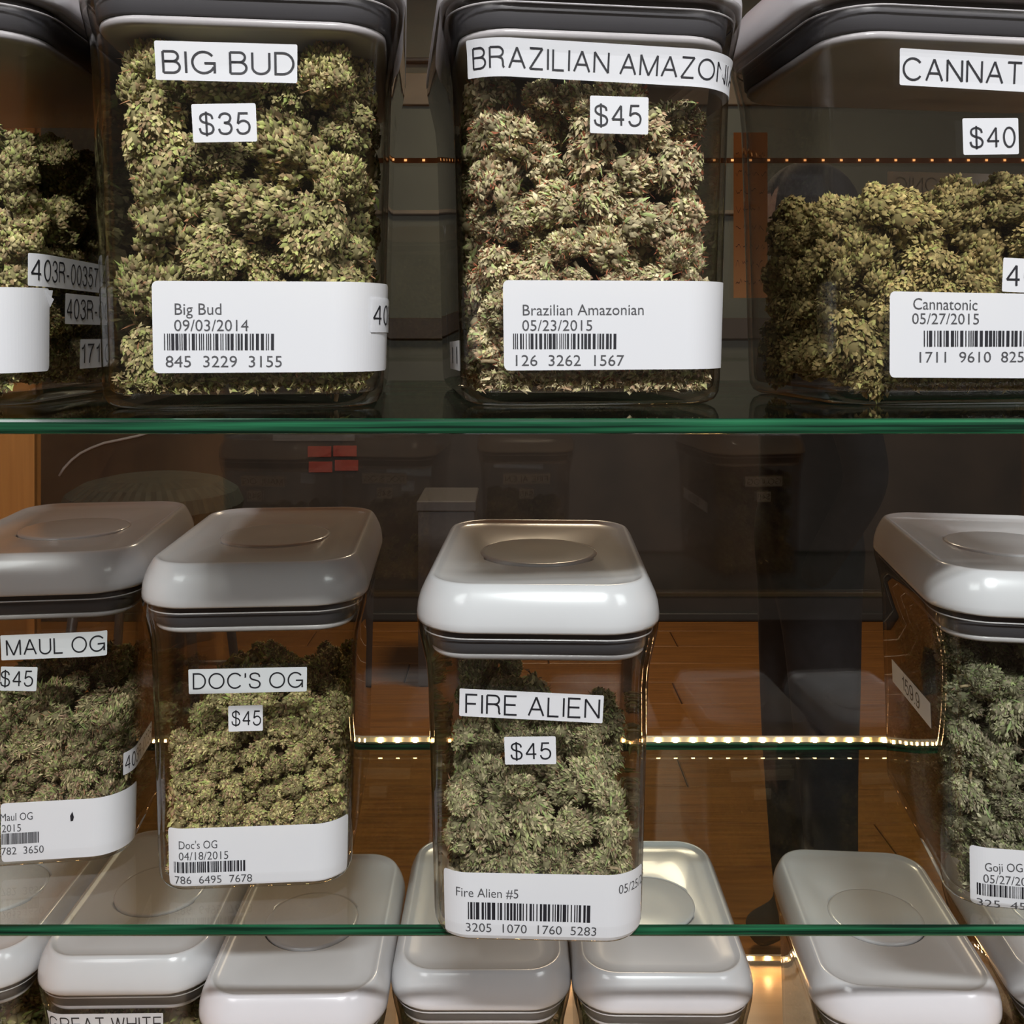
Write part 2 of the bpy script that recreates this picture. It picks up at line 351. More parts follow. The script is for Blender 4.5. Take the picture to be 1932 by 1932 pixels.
class Jar:
    def __init__(self, x, y, base, yaw, label, group, lid=True):
        self.loc = np.array([x, y, base]); self.yaw = math.radians(yaw)
        self.root = empty('storage_jar', (x, y, base), self.yaw); tag(self.root, label, 'jar', group)
        link('body', BODY_ME, self.root)
        l = link('lid', LID_ME, self.root); link('button', BTN_ME, l); link('gasket', GAS_ME, l); link('lid_insert', INS_ME, l); link('seal_rim', NECK_ME, l)
        c, s = math.cos(self.yaw), math.sin(self.yaw); self.R = np.array([[c, -s, 0], [s, c, 0], [0, 0, 1]])
    def world(self, p): return p@self.R.T+self.loc
    def proj(self, p):
        w = self.world(p); return 966+F*w[..., 0]/w[..., 1], HOR-F*(w[..., 2]-EYE)/w[..., 1]
    def sz(self, px, py):
        """pixel -> place on this jar's visible wall"""
        s0, s1, z0, z1 = -0.26, 0.26, 0.002, 0.150
        for it in range(5):
            S, Z = np.meshgrid(np.linspace(s0, s1, 121), np.linspace(z0, z1, 61)); p, n = surf(S, Z)
            w = self.world(p); nw = n@self.R.T; x, y = 966+F*w[..., 0]/w[..., 1], HOR-F*(w[..., 2]-EYE)/w[..., 1]
            cost = (x-px)**2+(y-py)**2+np.where((nw*(np.array([0, 0, EYE])-w)).sum(-1) < 0, 1e6, 0)
            k = np.unravel_index(np.argmin(cost), cost.shape); s, z = S[k], Z[k]
            ds, dz = (s1-s0)/24, (z1-z0)/12; s0, s1, z0, z1 = s-ds, s+ds, max(0.002, z-dz), min(0.151, z+dz)
        return s, z
    def scale(self, px, py):   # metres per pixel there
        p, n = surf(*self.sz(px, py)); return self.world(p)[1]/F

def text_mesh(body):
    cu = bpy.data.curves.new('txt', 'FONT'); cu.body = body; cu.resolution_u = 3; cu.offset = -0.002
    o = bpy.data.objects.new('txt', cu); C.objects.link(o)
    me = o.to_mesh(); n = len(me.vertices); co = np.empty(n*3); me.vertices.foreach_get('co', co); co = co.reshape(-1, 3)[:, :2]
    f = [tuple(p.vertices) for p in me.polygons]
    o.to_mesh_clear(); bpy.data.objects.remove(o); bpy.data.curves.remove(cu)
    return co, f
_cap = text_mesh('H')[0]; CAP = _cap[:, 1].max()
# tape-printer capitals drawn with even pen strokes
def ell(cx, cy, rx, ry, a0, a1, n=18): return [(cx+rx*math.cos(math.radians(a0+(a1-a0)*k/n)), cy+ry*math.sin(math.radians(a0+(a1-a0)*k/n))) for k in range(n+1)]
def spl(pts, n=5):
    P = [pts[0]]+pts+[pts[-1]]; out = []
    for i in range(1, len(P)-2):
        for k in range(n):
            t = k/n; q = [0.5*(2*P[i][c]+(P[i+1][c]-P[i-1][c])*t+(2*P[i-1][c]-5*P[i][c]+4*P[i+1][c]-P[i+2][c])*t*t+(3*P[i][c]-P[i-1][c]-3*P[i+1][c]+P[i+2][c])*t**3) for c in (0, 1)]
            out.append(tuple(q))
    return out+[pts[-1]]
_S = spl([(.60, .74), (.54, .91), (.32, 1), (.09, .92), (.04, .74), (.14, .60), (.33, .53), (.53, .45), (.63, .27), (.55, .07), (.32, 0), (.07, .08), (0, .29)])
GL = {
 'A': (.74, [[(0, 0), (.37, 1)], [(.37, 1), (.74, 0)], [(.13, .34), (.61, .34)]]),
 'B': (.62, [[(0, 0), (0, 1)], [(0, 1), (.36, 1)]+ell(.36, .77, .21, .23, 90, -90)+[(0, .54)], [(0, .54), (.36, .54)]+ell(.36, .27, .26, .27, 90, -90)+[(0, 0)]]),
 'C': (.80, [ell(.43, .5, .43, .5, 38, 322, 26)]),
 'D': (.70, [[(0, 0), (0, 1), (.28, 1)]+ell(.28, .5, .42, .5, 90, -90)+[(0, 0)]]),
 'E': (.60, [[(.58, 1), (0, 1), (0, 0), (.6, 0)], [(0, .53), (.54, .53)]]),
 'F': (.55, [[(.55, 1), (0, 1), (0, 0)], [(0, .51), (.49, .51)]]),
 'G': (.86, [ell(.43, .5, .43, .5, 38, 335, 26), [(.46, .47), (.85, .47), (.85, 0)]]),
 'H': (.68, [[(0, 0), (0, 1)], [(.68, 0), (.68, 1)], [(0, .53), (.68, .53)]]),
 'I': (.02, [[(.01, 0), (.01, 1)]]), 'J': (.45, [[(.45, 1), (.45, .28)]+ell(.22, .25, .23, .25, 0, -180)]),
 'L': (.52, [[(0, 1), (0, 0), (.52, 0)]]), 'M': (.82, [[(0, 0), (0, 1)], [(0, 1), (.41, 0)], [(.41, 0), (.82, 1)], [(.82, 1), (.82, 0)]]),
 'N': (.68, [[(0, 0), (0, 1)], [(0, 1), (.68, 0)], [(.68, 0), (.68, 1)]]),
 'O': (.88, [ell(.44, .5, .44, .5, 0, 360, 30)]),
 'R': (.66, [[(0, 0), (0, 1)], [(0, 1), (.38, 1)]+ell(.38, .765, .23, .235, 90, -90)+[(0, .53)], spl([(.36, .53), (.54, .46), (.60, .30), (.61, .10), (.66, 0)])]),
 'S': (.63, [_S]), 'T': (.66, [[(0, 1), (.66, 1)], [(.33, 1), (.33, 0)]]),
 'U': (.66, [[(0, 1), (0, .31)]+ell(.33, .31, .33, .31, 180, 360)+[(.66, 1)]]),
 'W': (.98, [[(0, 1), (.25, 0)], [(.25, 0), (.49, 1)], [(.49, 1), (.73, 0)], [(.73, 0), (.98, 1)]]),
 'Z': (.62, [[(0, 1), (.6, 1)], [(.6, 1), (0, 0)], [(0, 0), (.62, 0)]]),
 '0': (.52, [ell(.26, .5, .26, .5, 0, 360, 28)]), '1': (.34, [[(.04, .78), (.2, .83), (.30, 1), (.30, 0)]]),
 '3': (.54, [spl([(.02, .77), (.10, .94), (.28, 1), (.45, .93), (.50, .76), (.42, .59), (.22, .54)]), spl([(.22, .54), (.46, .48), (.54, .28), (.46, .07), (.27, 0), (.08, .06), (0, .25)])]),
 '4': (.56, [[(.42, 0), (.42, 1)], [(.42, 1), (0, .31)], [(0, .31), (.56, .31)]]),
 '5': (.54, [[(.48, 1), (.10, 1), (.04, .49)], spl([(.04, .49), (.16, .60), (.32, .63), (.48, .53), (.54, .33), (.47, .10), (.27, 0), (.08, .06), (0, .24)])]),
 '7': (.52, [spl([(0, 1), (.01, 1)])+[(.52, 1)]+spl([(.52, 1), (.34, .70), (.23, .36), (.18, 0)])]),
 '9': (.52, [ell(.26, .69, .26, .31, 0, 360, 22), spl([(.52, .69), (.51, .36), (.43, .09), (.25, 0), (.08, .06), (.03, .22)])]),
 '$': (.58, [[(x*.92, y) for x, y in _S], [(.29, -.10), (.29, 1.10)]]),
 '-': (.34, [[(.02, .38), (.32, .38)]]), '.': (.06, [[(.03, -.04), (.03, .06)]]), "'": (.04, [[(.02, 1), (.02, .70)]]), '|': (.02, [[(.01, 0), (.01, 1)]])}
def stroke_text(txt, pen=0.092):
    V, FF, x = [], [], 0.0
    for ch in txt:
        if ch == ' ': x += 0.36; continue
        w, st = GL[ch]
        for pl in st:
            P = np.array(pl, float); q = [0]+[i for i in range(1, len(P)) if np.hypot(*(P[i]-P[i-1])) > 1e-4]; P = P[q]; n = len(P)
            P[:, 1] = P[:, 1]*(1-pen)+pen/2; closed = np.hypot(*(P[0]-P[-1])) < 1e-3; o = len(V)
            for i in range(n):
                a = P[i]-P[i-1] if i > 0 else (P[-1]-P[-2] if closed else P[1]-P[0]); b = P[i+1]-P[i] if i < n-1 else (P[1]-P[0] if closed else P[-1]-P[-2])
                a, b = a/np.hypot(*a), b/np.hypot(*b); m = np.array([-(a+b)[1], (a+b)[0]]); l = np.hypot(*m); m = m/max(l, 1e-6); k = pen/2/max(0.5, abs(m@np.array([-a[1], a[0]])))
                p = P[i]
                if not closed and n == 2: p = p+(a*pen*0.22 if i == 1 else -a*pen*0.22)*(abs(a[0]) < 0.05)*0
                V.append((x+p[0]-m[0]*k, p[1]-m[1]*k)); V.append((x+p[0]+m[0]*k, p[1]+m[1]*k))
            FF += [(o+2*i, o+2*i+2, o+2*i+3, o+2*i+1) for i in range(n-1)]
        x += w+0.235
    return np.array(V), FF
def put(jar, uv, faces, s0, z0, ang, off, name, mat, parent):
    c, s = math.cos(ang), math.sin(ang); u, v = uv[:, 0], uv[:, 1]
    p, n = surf(s0+u*c-v*s, z0+u*s+v*c, off)
    return link(name, mesh(name, p, faces, mat), parent)
def label_sheet(jar, L, R, h, name, round_=0.0006, mat='paper', off=0.00025, ends=None):
    """L, R: (s,z) of the middle of its short ends"""
    (s0, z0), (s1, z1) = L, R; w = math.hypot(s1-s0, z1-z0); ang = math.atan2(z1-z0, s1-s0)
    n = max(6, int(w/0.0012)); us = sorted(set(np.linspace(0, w, n+1).tolist()+[round_*k for k in (0, 0.15, 0.4, 0.7, 1)]+[w-round_*k for k in (0, 0.15, 0.4, 0.7, 1)]))
    uv, f, NR = [], [], (10 if min(z0, z1)-h/2 > 0.012 else 36)
    for u in us:
        e = min(u, w-u); d = 0 if e >= round_ else round_-math.sqrt(max(0, round_**2-(round_-e)**2))
        uv += [(u, -h/2+d+(h-2*d)*q/NR) for q in range(NR+1)]
    for i in range(len(us)-1):
        for q in range(NR): a_ = i*(NR+1)+q; f.append((a_, a_+NR+1, a_+NR+2, a_+1))
    o = put(jar, np.array(uv), f, s0, z0, ang, off, name, M[mat], jar.root); return o, (s0, z0, ang, w, h)
def lettering(jar, items, parent, mat='ink', off=0.00040, name='lettering'):
    """items: (text, (s,z) at left end of the baseline middle, (s,z) right end, cap height m)"""
    V, FF = [], []
    for txt, L, R, cap in items:
        tape = mat == 'ink'; co, f = stroke_text(txt) if tape else text_mesh(txt); x0, x1 = co[:, 0].min(), co[:, 0].max()
        w = math.hypot(R[0]-L[0], R[1]-L[1]); ang = math.atan2(R[1]-L[1], R[0]-L[0])
        u = (co[:, 0]-x0)/(x1-x0)*w; v = (co[:, 1]-0.5)*cap if tape else (co[:, 1]-CAP/2)/CAP*cap
        c, s = math.cos(ang), math.sin(ang); p, n = surf(L[0]+u*c-v*s, L[1]+u*s+v*c, off)
        o = len(V); V += [tuple(q) for q in p]; FF += [tuple(i+o for i in q) for q in f]
    return link(name, mesh(name, V, FF, M[mat]), parent)
def bars(jar, L, R, h, parent, seed, off=0.00040, mat='ink'):
    rr = random.Random(seed); w = math.hypot(R[0]-L[0], R[1]-L[1]); ang = math.atan2(R[1]-L[1], R[0]-L[0]); m = w/110; u = 0; V, FF = [], []
    c, s = math.cos(ang), math.sin(ang)
    while u < w-2*m:
        b = rr.choice((1, 1, 2, 3))*m; n = len(V)
        uu = np.array([u, u+b, u+b, u]); vv = np.array([-h/2, -h/2, h/2, h/2])
        V += [tuple(q) for q in surf(L[0]+uu*c-vv*s, L[1]+uu*s+vv*c, off)[0]]; FF.append((n, n+1, n+2, n+3))
        u += b+rr.choice((1, 1, 2))*m
    return link('barcode', mesh('barcode', V, FF, M[mat]), parent)
def strip(jar, L, R, hpx, texts, name, wrap=None, round_=0.0006, off=0.00022):
    """sticker given by pixels of its short-end middles; wrap = extra metres it runs on round the corner"""
    l, r = jar.sz(*L), jar.sz(*R); k = jar.scale((L[0]+R[0])/2, (L[1]+R[1])/2)
    if wrap: w = math.hypot(r[0]-l[0], r[1]-l[1]); r = (l[0]+(r[0]-l[0])*(1+wrap/w), l[1]+(r[1]-l[1])*(1+wrap/w))
    o, info = label_sheet(jar, l, r, hpx*k, name, round_, off=off)
    if texts:
        it = [(tx, jar.sz(*a), jar.sz(*b) if not isinstance(b, float) else (jar.sz(*a)[0]+b, jar.sz(*a)[1]), cap*k) for tx, a, b, cap in texts]
        lettering(jar, it, o, off=off+0.00018)
    return o
def barcode_label(jar, L, R, hpx, texts, bar, seed, wrap=None, mid=None, level=False):
    l, r = jar.sz(*L), jar.sz(*R)
    if mid: zm = jar.sz(*mid)[1]; l, r = (l[0], zm), (r[0], zm)
    k = jar.scale((L[0]+R[0])/2, (L[1]+R[1])/2)
    if wrap: r = (r[0]+wrap, r[1])
    o, info = label_sheet(jar, l, r, hpx*k, 'barcode_label', 0.002)
    it = [(tx, jar.sz(*a), jar.sz(*b) if not isinstance(b, float) else (jar.sz(*a)[0]+b, jar.sz(*a)[1]), cap*k) for tx, a, b, cap in texts]
    if level: it = [(t_, (a_[0], max(a_[1], b_[1])), (b_[0], max(a_[1], b_[1])), c_) for t_, a_, b_, c_ in it]
    lettering(jar, it, o, mat='grey_ink')
    if bar:
        a, b, h = bar; bl = jar.sz(*a); br = jar.sz(*b) if not isinstance(b, float) else (bl[0]+b, bl[1]); bars(jar, (bl[0], max(bl[1], br[1])) if level else bl, (br[0], max(bl[1], br[1])) if level else br, h*k, o, seed)
    return o
def back_label(jar, z, w, h, text, sc=0.0, side=1):
    """sticker on the narrow far end of the jar"""
    half = {1: 0.0}[1]; ww = float(np.interp(z, BZ, BW)); rr = float(np.interp(z, BZ, BR))
    per = PER0
    l, r = (per/2-w/2+sc, z), (per/2+w/2+sc, z)
    o, _ = label_sheet(jar, l, r, h, 'back_label')
    if text: lettering(jar, [(text, (l[0]+w*0.05, z), (r[0]-w*0.05, z), h*0.58)], o)
    return o

G_UP, G_LO, G_BT = 'jars on the upper glass shelf', 'jars on the lower glass shelf', 'jars on the deck under the shelves'
J = {}
J['edge'] = Jar(-0.2315, 0.4240, UP, 2.0, 'clear jar with peeling blank label and three number tags round its corner', G_UP)
J['big'] = Jar(-0.1058, 0.4145, UP, 6.5, 'clear jar of large green buds with a $35 price tag', G_UP)
J['braz'] = Jar(0.0232, 0.4294, UP, 7.3, 'clear jar with long white name strip wrapping round its corners', G_UP)
J['canna'] = Jar(0.1895, 0.4100, UP, 97.8, 'clear jar turned broadside, half full, with a $40 price tag', G_UP)
J['maul'] = Jar(-0.2715, 0.5930, LOW, 7.0, 'white-lidded jar with dark speck on its barcode label', G_LO)
J['doc'] = Jar(-0.1415, 0.5722, LOW, 4.0, 'white-lidded jar of small crumbly buds with shaded lid beside the overhanging jar', G_LO)
J['fire'] = Jar(0.0147, 0.5283, LOW, -2.0, 'white-lidded jar overhanging the front edge of the lower glass shelf', G_LO)
J['goji'] = Jar(0.2835, 0.5492, LOW, -9.0, 'white-lidded jar with slanted number tag on its side', G_LO)
BT = {}
for key, x, yf, yaw, lab in (
        ('a', -0.3783, 0.620, 0.5, 'bottom jar with white lid touching the beech end panel'),
        ('b', -0.2590, 0.617, 1.0, 'bottom jar with white lid and capital-letter name strip on its front'),
        ('c', -0.1397, 0.580, 1.0, 'bottom jar pulled forward under the shaded lower-shelf jar'),
        ('d', -0.0203, 0.603, 0.0, 'bottom jar directly under the overhanging jar, left of its pair'),
        ('e', 0.0990, 0.600, -0.5, 'bottom jar beside the open gap where the led strip shows'),
        ('f', 0.2560, 0.585, -4.5, 'bottom jar standing alone beyond the led-lit gap under the slanted-tag jar'),
        ('g', 0.3880, 0.590, -6.0, 'bottom jar past the lone one, mostly out of view')):
    BT[key] = Jar(x, yf+LD/2, DECK, yaw, lab, G_BT)
BT['d'].root['label'] = 'bottom jar wedged between the forward jar and the one by the led-lit gap'

# stickers on the upper jars
j = J['big']
strip(j, (293, 114), (561, 121), 72, [('BIG BUD', (306, 117), (556, 121), 43)], 'name_label')
strip(j, (363, 233), (484, 231), 72, [('$35', (375, 234), (473, 233), 42)], 'price_label')
barcode_label(j, (288, 617), (712, 617), 172, [('Big Bud', (330, 583), (418, 583), 21), ('09/03/2014', (329, 614), (469, 614), 21), ('845  3229  3155', (313, 682), (532, 682), 21)], ((310, 645), (521, 645), 31), 1, wrap=0.03)
BIGTAG = (697, 594)
j = J['braz']
zb = j.sz(1132, 116)[1]; l = j.sz(883, 124); kb = j.scale(1132, 116)
o, _ = label_sheet(j, (l[0], zb+0.0006), (l[0]+0.136, zb-0.0022), 70*kb, 'name_label')
lettering(j, [('BRAZILIAN AMAZONIAN', (l[0]+0.0025, zb+0.0005), (l[0]+0.1140, zb-0.0018), 41*kb)], o)
strip(j, (1113, 216), (1223, 219), 70, [('$45', (1120, 218), (1210, 219), 41)], 'price_label')
barcode_label(j, (950, 614), (1380, 614), 168, [('Brazilian Amazonian', (986, 585), (1214, 584), 20), ('05/23/2015', (985, 614), (1117, 614), 20), ('126  3262  1567', (973, 680), (1177, 680), 20)], ((968, 644), (1166, 644), 29), 2, wrap=0.03)
strip(j, (850, 670), (868, 671), 54, [('| |', (855, 670), (864, 670), 34)], 'number_label')
j = J['canna']
strip(j, (1697, 126), (1931, 140), 67, [('CANNATONIC', (1702, 130), 0.0735, 43)], 'name_label', wrap=0.030)
strip(j, (1816, 258), (1921, 257), 68, [('$40', (1828, 260), (1915, 259), 40)], 'price_label')
strip(j, (1891, 518), (1931, 520), 64, [('403R', (1897, 520), 0.0285, 42)], 'number_label', wrap=0.03)
barcode_label(j, (1678, 631), (1931, 636), 161, [('Cannatonic', (1722, 573), (1843, 575), 21), ('05/27/2015', (1720, 601), (1846, 602), 20), ('1711  9610  8259', (1734, 674), 0.046, 20)], ((1742, 639), 0.046, 30), 3, wrap=0.036)
# labels on its far side, seen through the clear wall
zt = 0.100
pp, _ = surf(0, zt)
for sc_, w_, h_, tx in ((0.004, 0.062, 0.0125, 'CANNATONIC'),):
    ww = float(np.interp(zt, BZ, BW)); rr = float(np.interp(zt, BZ, BR)); mid = PER0/4
    o, _ = label_sheet(j, (mid-0.070, zt), (mid+0.0, zt), h_, 'back_label')
    lettering(j, [(tx, (mid-0.066, zt), (mid-0.004, zt), 0.0075)], o)
    o, _ = label_sheet(j, (mid-0.040, zt-0.021), (mid-0.016, zt-0.021), h_, 'back_label')
    lettering(j, [('$40', (mid-0.037, zt-0.021), (mid-0.019, zt-0.021), 0.0075)], o)
def side_tag(j, px, py, hpx, text, wid, cap=0.0085, off=0.00022):
    l = j.sz(px, py); k = j.scale(px, py); o, _ = label_sheet(j, l, (l[0]+wid, l[1]), hpx*k, 'number_label', off=off)
    lettering(j, [(text, (l[0]+0.001, l[1]), (l[0]+wid-0.001, l[1]), cap)], o, off=off+0.0002)
side_tag(J['big'], *BIGTAG, 66, '403R-00', 0.045, 0.0075, 0.0007)
j = J['edge']
l, r = j.sz(2, 625), j.sz(92, 622); o, _ = label_sheet(j, (l[0]-0.02, l[1]), r, 160*j.scale(50, 620), 'barcode_label', 0.002)
side_tag(j, 52, 508, 62, '403R-00357 4', 0.066)
side_tag(j, 122, 582, 58, '403R-00', 0.046)
side_tag(j, 150, 668, 56, '171.0', 0.034)
# a peeled, folded-over corner of that label
l = j.sz(92, 570); p, n = surf(np.array([l[0]-0.004, l[0]+0.0003, l[0]+0.0003, l[0]-0.0015]), np.array([l[1]+0.0045, l[1]+0.0045, l[1]-0.002, l[1]+0.001]), 0.0004)
p[3] += n[3]*0.0025; p[1] += n[1]*0.001
link('peeled_corner', mesh('peeled_corner', p, [(0, 3, 2), (0, 2, 1)], M['paper']), j.root)

# stickers on the lower jars
j = J['doc']
strip(j, (356, 1286), (579, 1281), 47, [("DOC'S OG", (364, 1285), (572, 1282), 31)], 'name_label')
strip(j, (431, 1356), (496, 1354), 49, [('$45', (437, 1355), (493, 1354), 29)], 'price_label')
barcode_label(j, (319, 1610), (655, 1605), 111, [("Doc's OG", (338, 1594), (410, 1593), 15), ('04/18/2015', (338, 1615), (431, 1615), 15), ('786  6495  7678', (331, 1659), (476, 1660), 15)], ((329, 1635), (468, 1636), 21), 4, mid=(480, 1613), level=True)
back_label(j, 0.125, 0.050, 0.012, "DOC'S OG"); back_label(j, 0.108, 0.017, 0.012, '$45')
j = J['maul']
strip(j, (2, 1222), (202, 1212), 48, [('MAUL OG', (12, 1222), (198, 1212), 32)], 'name_label')
strip(j, (1, 1280), (70, 1281), 46, [('$45', (1, 1280), (63, 1280), 31)], 'price_label')
barcode_label(j, (2, 1566), (256, 1528), 112, [('Maul OG', (1, 1542), (62, 1542), 14), ('2015', (4, 1563), (40, 1563), 14), ('782  3650', (3, 1606), (83, 1604), 14)], ((2, 1583), (75, 1582), 21), 5, mid=(110, 1565), level=True)
l = j.sz(136, 1541); p, n = surf(l[0]+np.array([-0.0006, 0.0006, 0.0011, 0.0003, -0.0009]), l[1]+np.array([-0.0022, -0.0020, 0.0, 0.0030, 0.0008]), 0.0005)
link('dark_speck', mesh('dark_speck', p, [(0, 1, 2, 3, 4)], M['ink']), j.root)
l = j.sz(232, 1442); o, _ = label_sheet(j, l, (l[0]+0.045, l[1]), 0.0125, 'number_label')
lettering(j, [('403R-0035', (l[0]+0.001, l[1]), (l[0]+0.044, l[1]), 0.0082)], o)
back_label(j, 0.125, 0.050, 0.012, 'MAUL OG'); back_label(j, 0.108, 0.017, 0.012, '$45', 0.01)
j = J['fire']
strip(j, (867, 1324), (1138, 1338), 53, [('FIRE ALIEN', (878, 1327), (1132, 1337), 39)], 'name_label')
strip(j, (952, 1416), (1049, 1415), 53, [('$45', (963, 1417), (1040, 1416), 33)], 'price_label')
barcode_label(j, (839, 1695), (1206, 1688), 128, [('Fire Alien #5', (861, 1680), (978, 1686), 17), ('05/25/2015', (1167, 1678), 0.024, 17), ('3205  1070  1760  5283', (879, 1748), (1125, 1757), 17)], ((883, 1717), (1120, 1724), 33), 6, wrap=0.002, mid=(1010, 1711))
back_label(j, 0.118, 0.055, 0.012, 'FIRE ALIEN'); back_label(j, 0.100, 0.017, 0.012, '$45')
j = J['goji']
side_l = j.sz(1684, 1264); side_r = j.sz(1757, 1351); o, _ = label_sheet(j, side_l, side_r, 0.0135, 'number_label')
m_ = lambda a: (side_l[0]+(side_r[0]-side_l[0])*a, side_l[1]+(side_r[1]-side_l[1])*a)
lettering(j, [('159.9', m_(0.30), m_(0.74), 0.0085)], o)
barcode_label(j, (1830, 1648), (1931, 1660), 114, [('Goji OG', (1858, 1635), (1929, 1637), 16), ('05/27/2015', (1855, 1656), 0.026, 16), ('325  4563', (1843, 1700), 0.031, 16)], ((1843, 1675), 0.034, 23), 7, wrap=0.05)
back_label(j, 0.118, 0.045, 0.012, 'GOJI OG'); back_label(j, 0.100, 0.017, 0.012, '$45')
j = BT['b']
l, r = j.sz(94, 1930), j.sz(308, 1931); zg = max(l[1], r[1]); o, _ = label_sheet(j, (l[0], zg), (r[0], zg), 0.0165, 'name_label')
lettering(j, [('GREAT WHITE', (l[0]+0.001, zg), (r[0]-0.001, zg), 0.0112)], o)
for k_, tx in (('b', 'GREAT WHITE'), ('c', ''), ('d', ''), ('e', ''), ('f', ''), ('g', '')):
    back_label(BT[k_], 0.118, 0.066, 0.012, tx); back_label(BT[k_], 0.098, 0.018, 0.012, '')

# ------------------------------------------------------------------ buds
def bud_proto(seed, pal, elong=1.25, n=520, blen=0.30, hair=40, lobes=15, leaf=10, wid=0.62):
    r = np.random.default_rng(seed)
    lc, lr_ = [(0, 0, 0)], [0.66]
    for k in range(lobes):
        h = -0.93+1.86*(k+0.5)/lobes; a = k*2.39996+r.uniform(-0.45, 0.45); q = math.sqrt(1-h*h)*r.uniform(0.52, 0.76)*(1-0.18*h)
        lc.append((q*math.cos(a), q*math.sin(a), h*elong*0.72)); lr_.append(r.uniform(0.24, 0.44))
    lc.append((0, 0, 0.55*elong)); lr_.append(0.34)
    lc = np.array(lc); lr_ = np.array(lr_)
    P, N = [], []
    while len(P) < n:
        k = r.choice(len(lc), p=lr_**2/(lr_**2).sum()); d = r.normal(size=3); d /= np.linalg.norm(d); p = lc[k]+d*lr_[k]
        q = np.linalg.norm(lc-p, axis=1)-lr_; q[k] = 1
        if q.min() > -0.06: P.append(p); N.append(d)
    P, N = np.array(P), np.array(N)
    up = np.array([0, 0, 1.0])
    D = N*0.55+up*0.75+r.normal(size=P.shape)*0.40; D /= np.linalg.norm(D, axis=1)[:, None]
    S = np.cross(D, N+r.normal(size=P.shape)*0.2); S /= np.linalg.norm(S, axis=1)[:, None]+1e-9; B = np.cross(S, D)
    L = blen*r.uniform(0.6, 1.35, n); Wd = L*wid*r.uniform(0.7, 1.25, n)
    lf = np.arange(n) < leaf; L[lf] *= 2.2; Wd[lf] *= 0.8
    L, Wd = L[:, None], Wd[:, None]
    v = np.stack([P-D*L*0.35-B*Wd*0.1, P+D*L*0.12-S*Wd*0.5-B*Wd*0.15, P+D*L*0.12+S*Wd*0.5-B*Wd*0.15, P+D*L*0.65-B*L*0.02, P+D*L*0.15+B*Wd*0.42], 1).reshape(-1, 3)
    base = np.arange(n)[:, None]*5
    f = np.concatenate([base+np.array([q]) for q in ((0, 1, 4), (0, 4, 2), (1, 3, 4), (4, 3, 2))])
    pal = np.array(pal); ci = r.choice(len(pal)-1, n, p=None); col = pal[ci]*r.uniform(0.72, 1.25, (n, 1))
    # broad colour drift over the bud
    g = np.sin(P@r.normal(size=3)*2.2+r.uniform(0, 6)); col *= (1+0.18*g)[:, None]
    col[lf] = pal[1]*np.array([0.8, 1.15, 0.8])
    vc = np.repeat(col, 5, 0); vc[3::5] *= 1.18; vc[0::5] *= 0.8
    V, FF, VC = [v], [f], [vc]; off = len(v)
    # solid heart of the bud
    for c_, rd in zip(lc, lr_):
        nu, nv = 7, 4; pts = [c_+np.array([0, 0, -rd*0.9])]
        for i in range(1, nv):
            th = math.pi*i/nv
            for k in range(nu): pts.append(c_+rd*0.92*np.array([math.sin(th)*math.cos(2*math.pi*k/nu), math.sin(th)*math.sin(2*math.pi*k/nu), -math.cos(th)]))
        pts.append(c_+np.array([0, 0, rd*0.9])); ff = []
        for k in range(nu): ff.append((0, 1+(k+1) % nu, 1+k)); ff.append((len(pts)-1, 1+(nv-2)*nu+k, 1+(nv-2)*nu+(k+1) % nu))
        for i in range(nv-2):
            for k in range(nu):
                a, b = 1+i*nu+k, 1+i*nu+(k+1) % nu; ff += [(a, b, b+nu), (a, b+nu, a+nu)]
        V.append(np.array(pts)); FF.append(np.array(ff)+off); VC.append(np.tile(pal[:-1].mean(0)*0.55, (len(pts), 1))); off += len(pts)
    # pistil hairs
    if hair:
        k = r.choice(n, hair); p = P[k]; d = N[k]+r.normal(size=(hair, 3))*0.7; d /= np.linalg.norm(d, axis=1)[:, None]
        s = np.cross(d, r.normal(size=(hair, 3))); s /= np.linalg.norm(s, axis=1)[:, None]; l = blen*r.uniform(0.7, 1.4, (hair, 1)); bend = r.normal(size=(hair, 3))*0.3
        hv = np.stack([p-s*0.018, p+s*0.018, p+d*l*0.6+bend*l*0.3+s*0.015, p+d*l+bend*l], 1).reshape(-1, 3)
        b = np.arange(hair)[:, None]*4+off; V.append(hv); FF.append(np.concatenate([b+np.array([[0, 1, 2]]), b+np.array([[0, 2, 3]])])); VC.append(np.tile(pal[-1], (hair*4, 1))*np.repeat(r.uniform(0.6, 1.3, (hair, 1)), 4, 0))
    V = np.concatenate(V); rd = np.hypot(V[:, 0], V[:, 1]); k95 = np.percentile(rd, 96); V /= k95; rd = rd/k95
    V[:, :2] *= (np.minimum(rd, 1.04)/np.maximum(rd, 1e-6))[:, None]; V[:, 2] -= (V[:, 2].max()+V[:, 2].min())/2; V[:, 2] *= min(1, elong*1.05/V[:, 2].max())
    return V, np.concatenate(FF), np.clip(np.concatenate(VC), 0, 1)
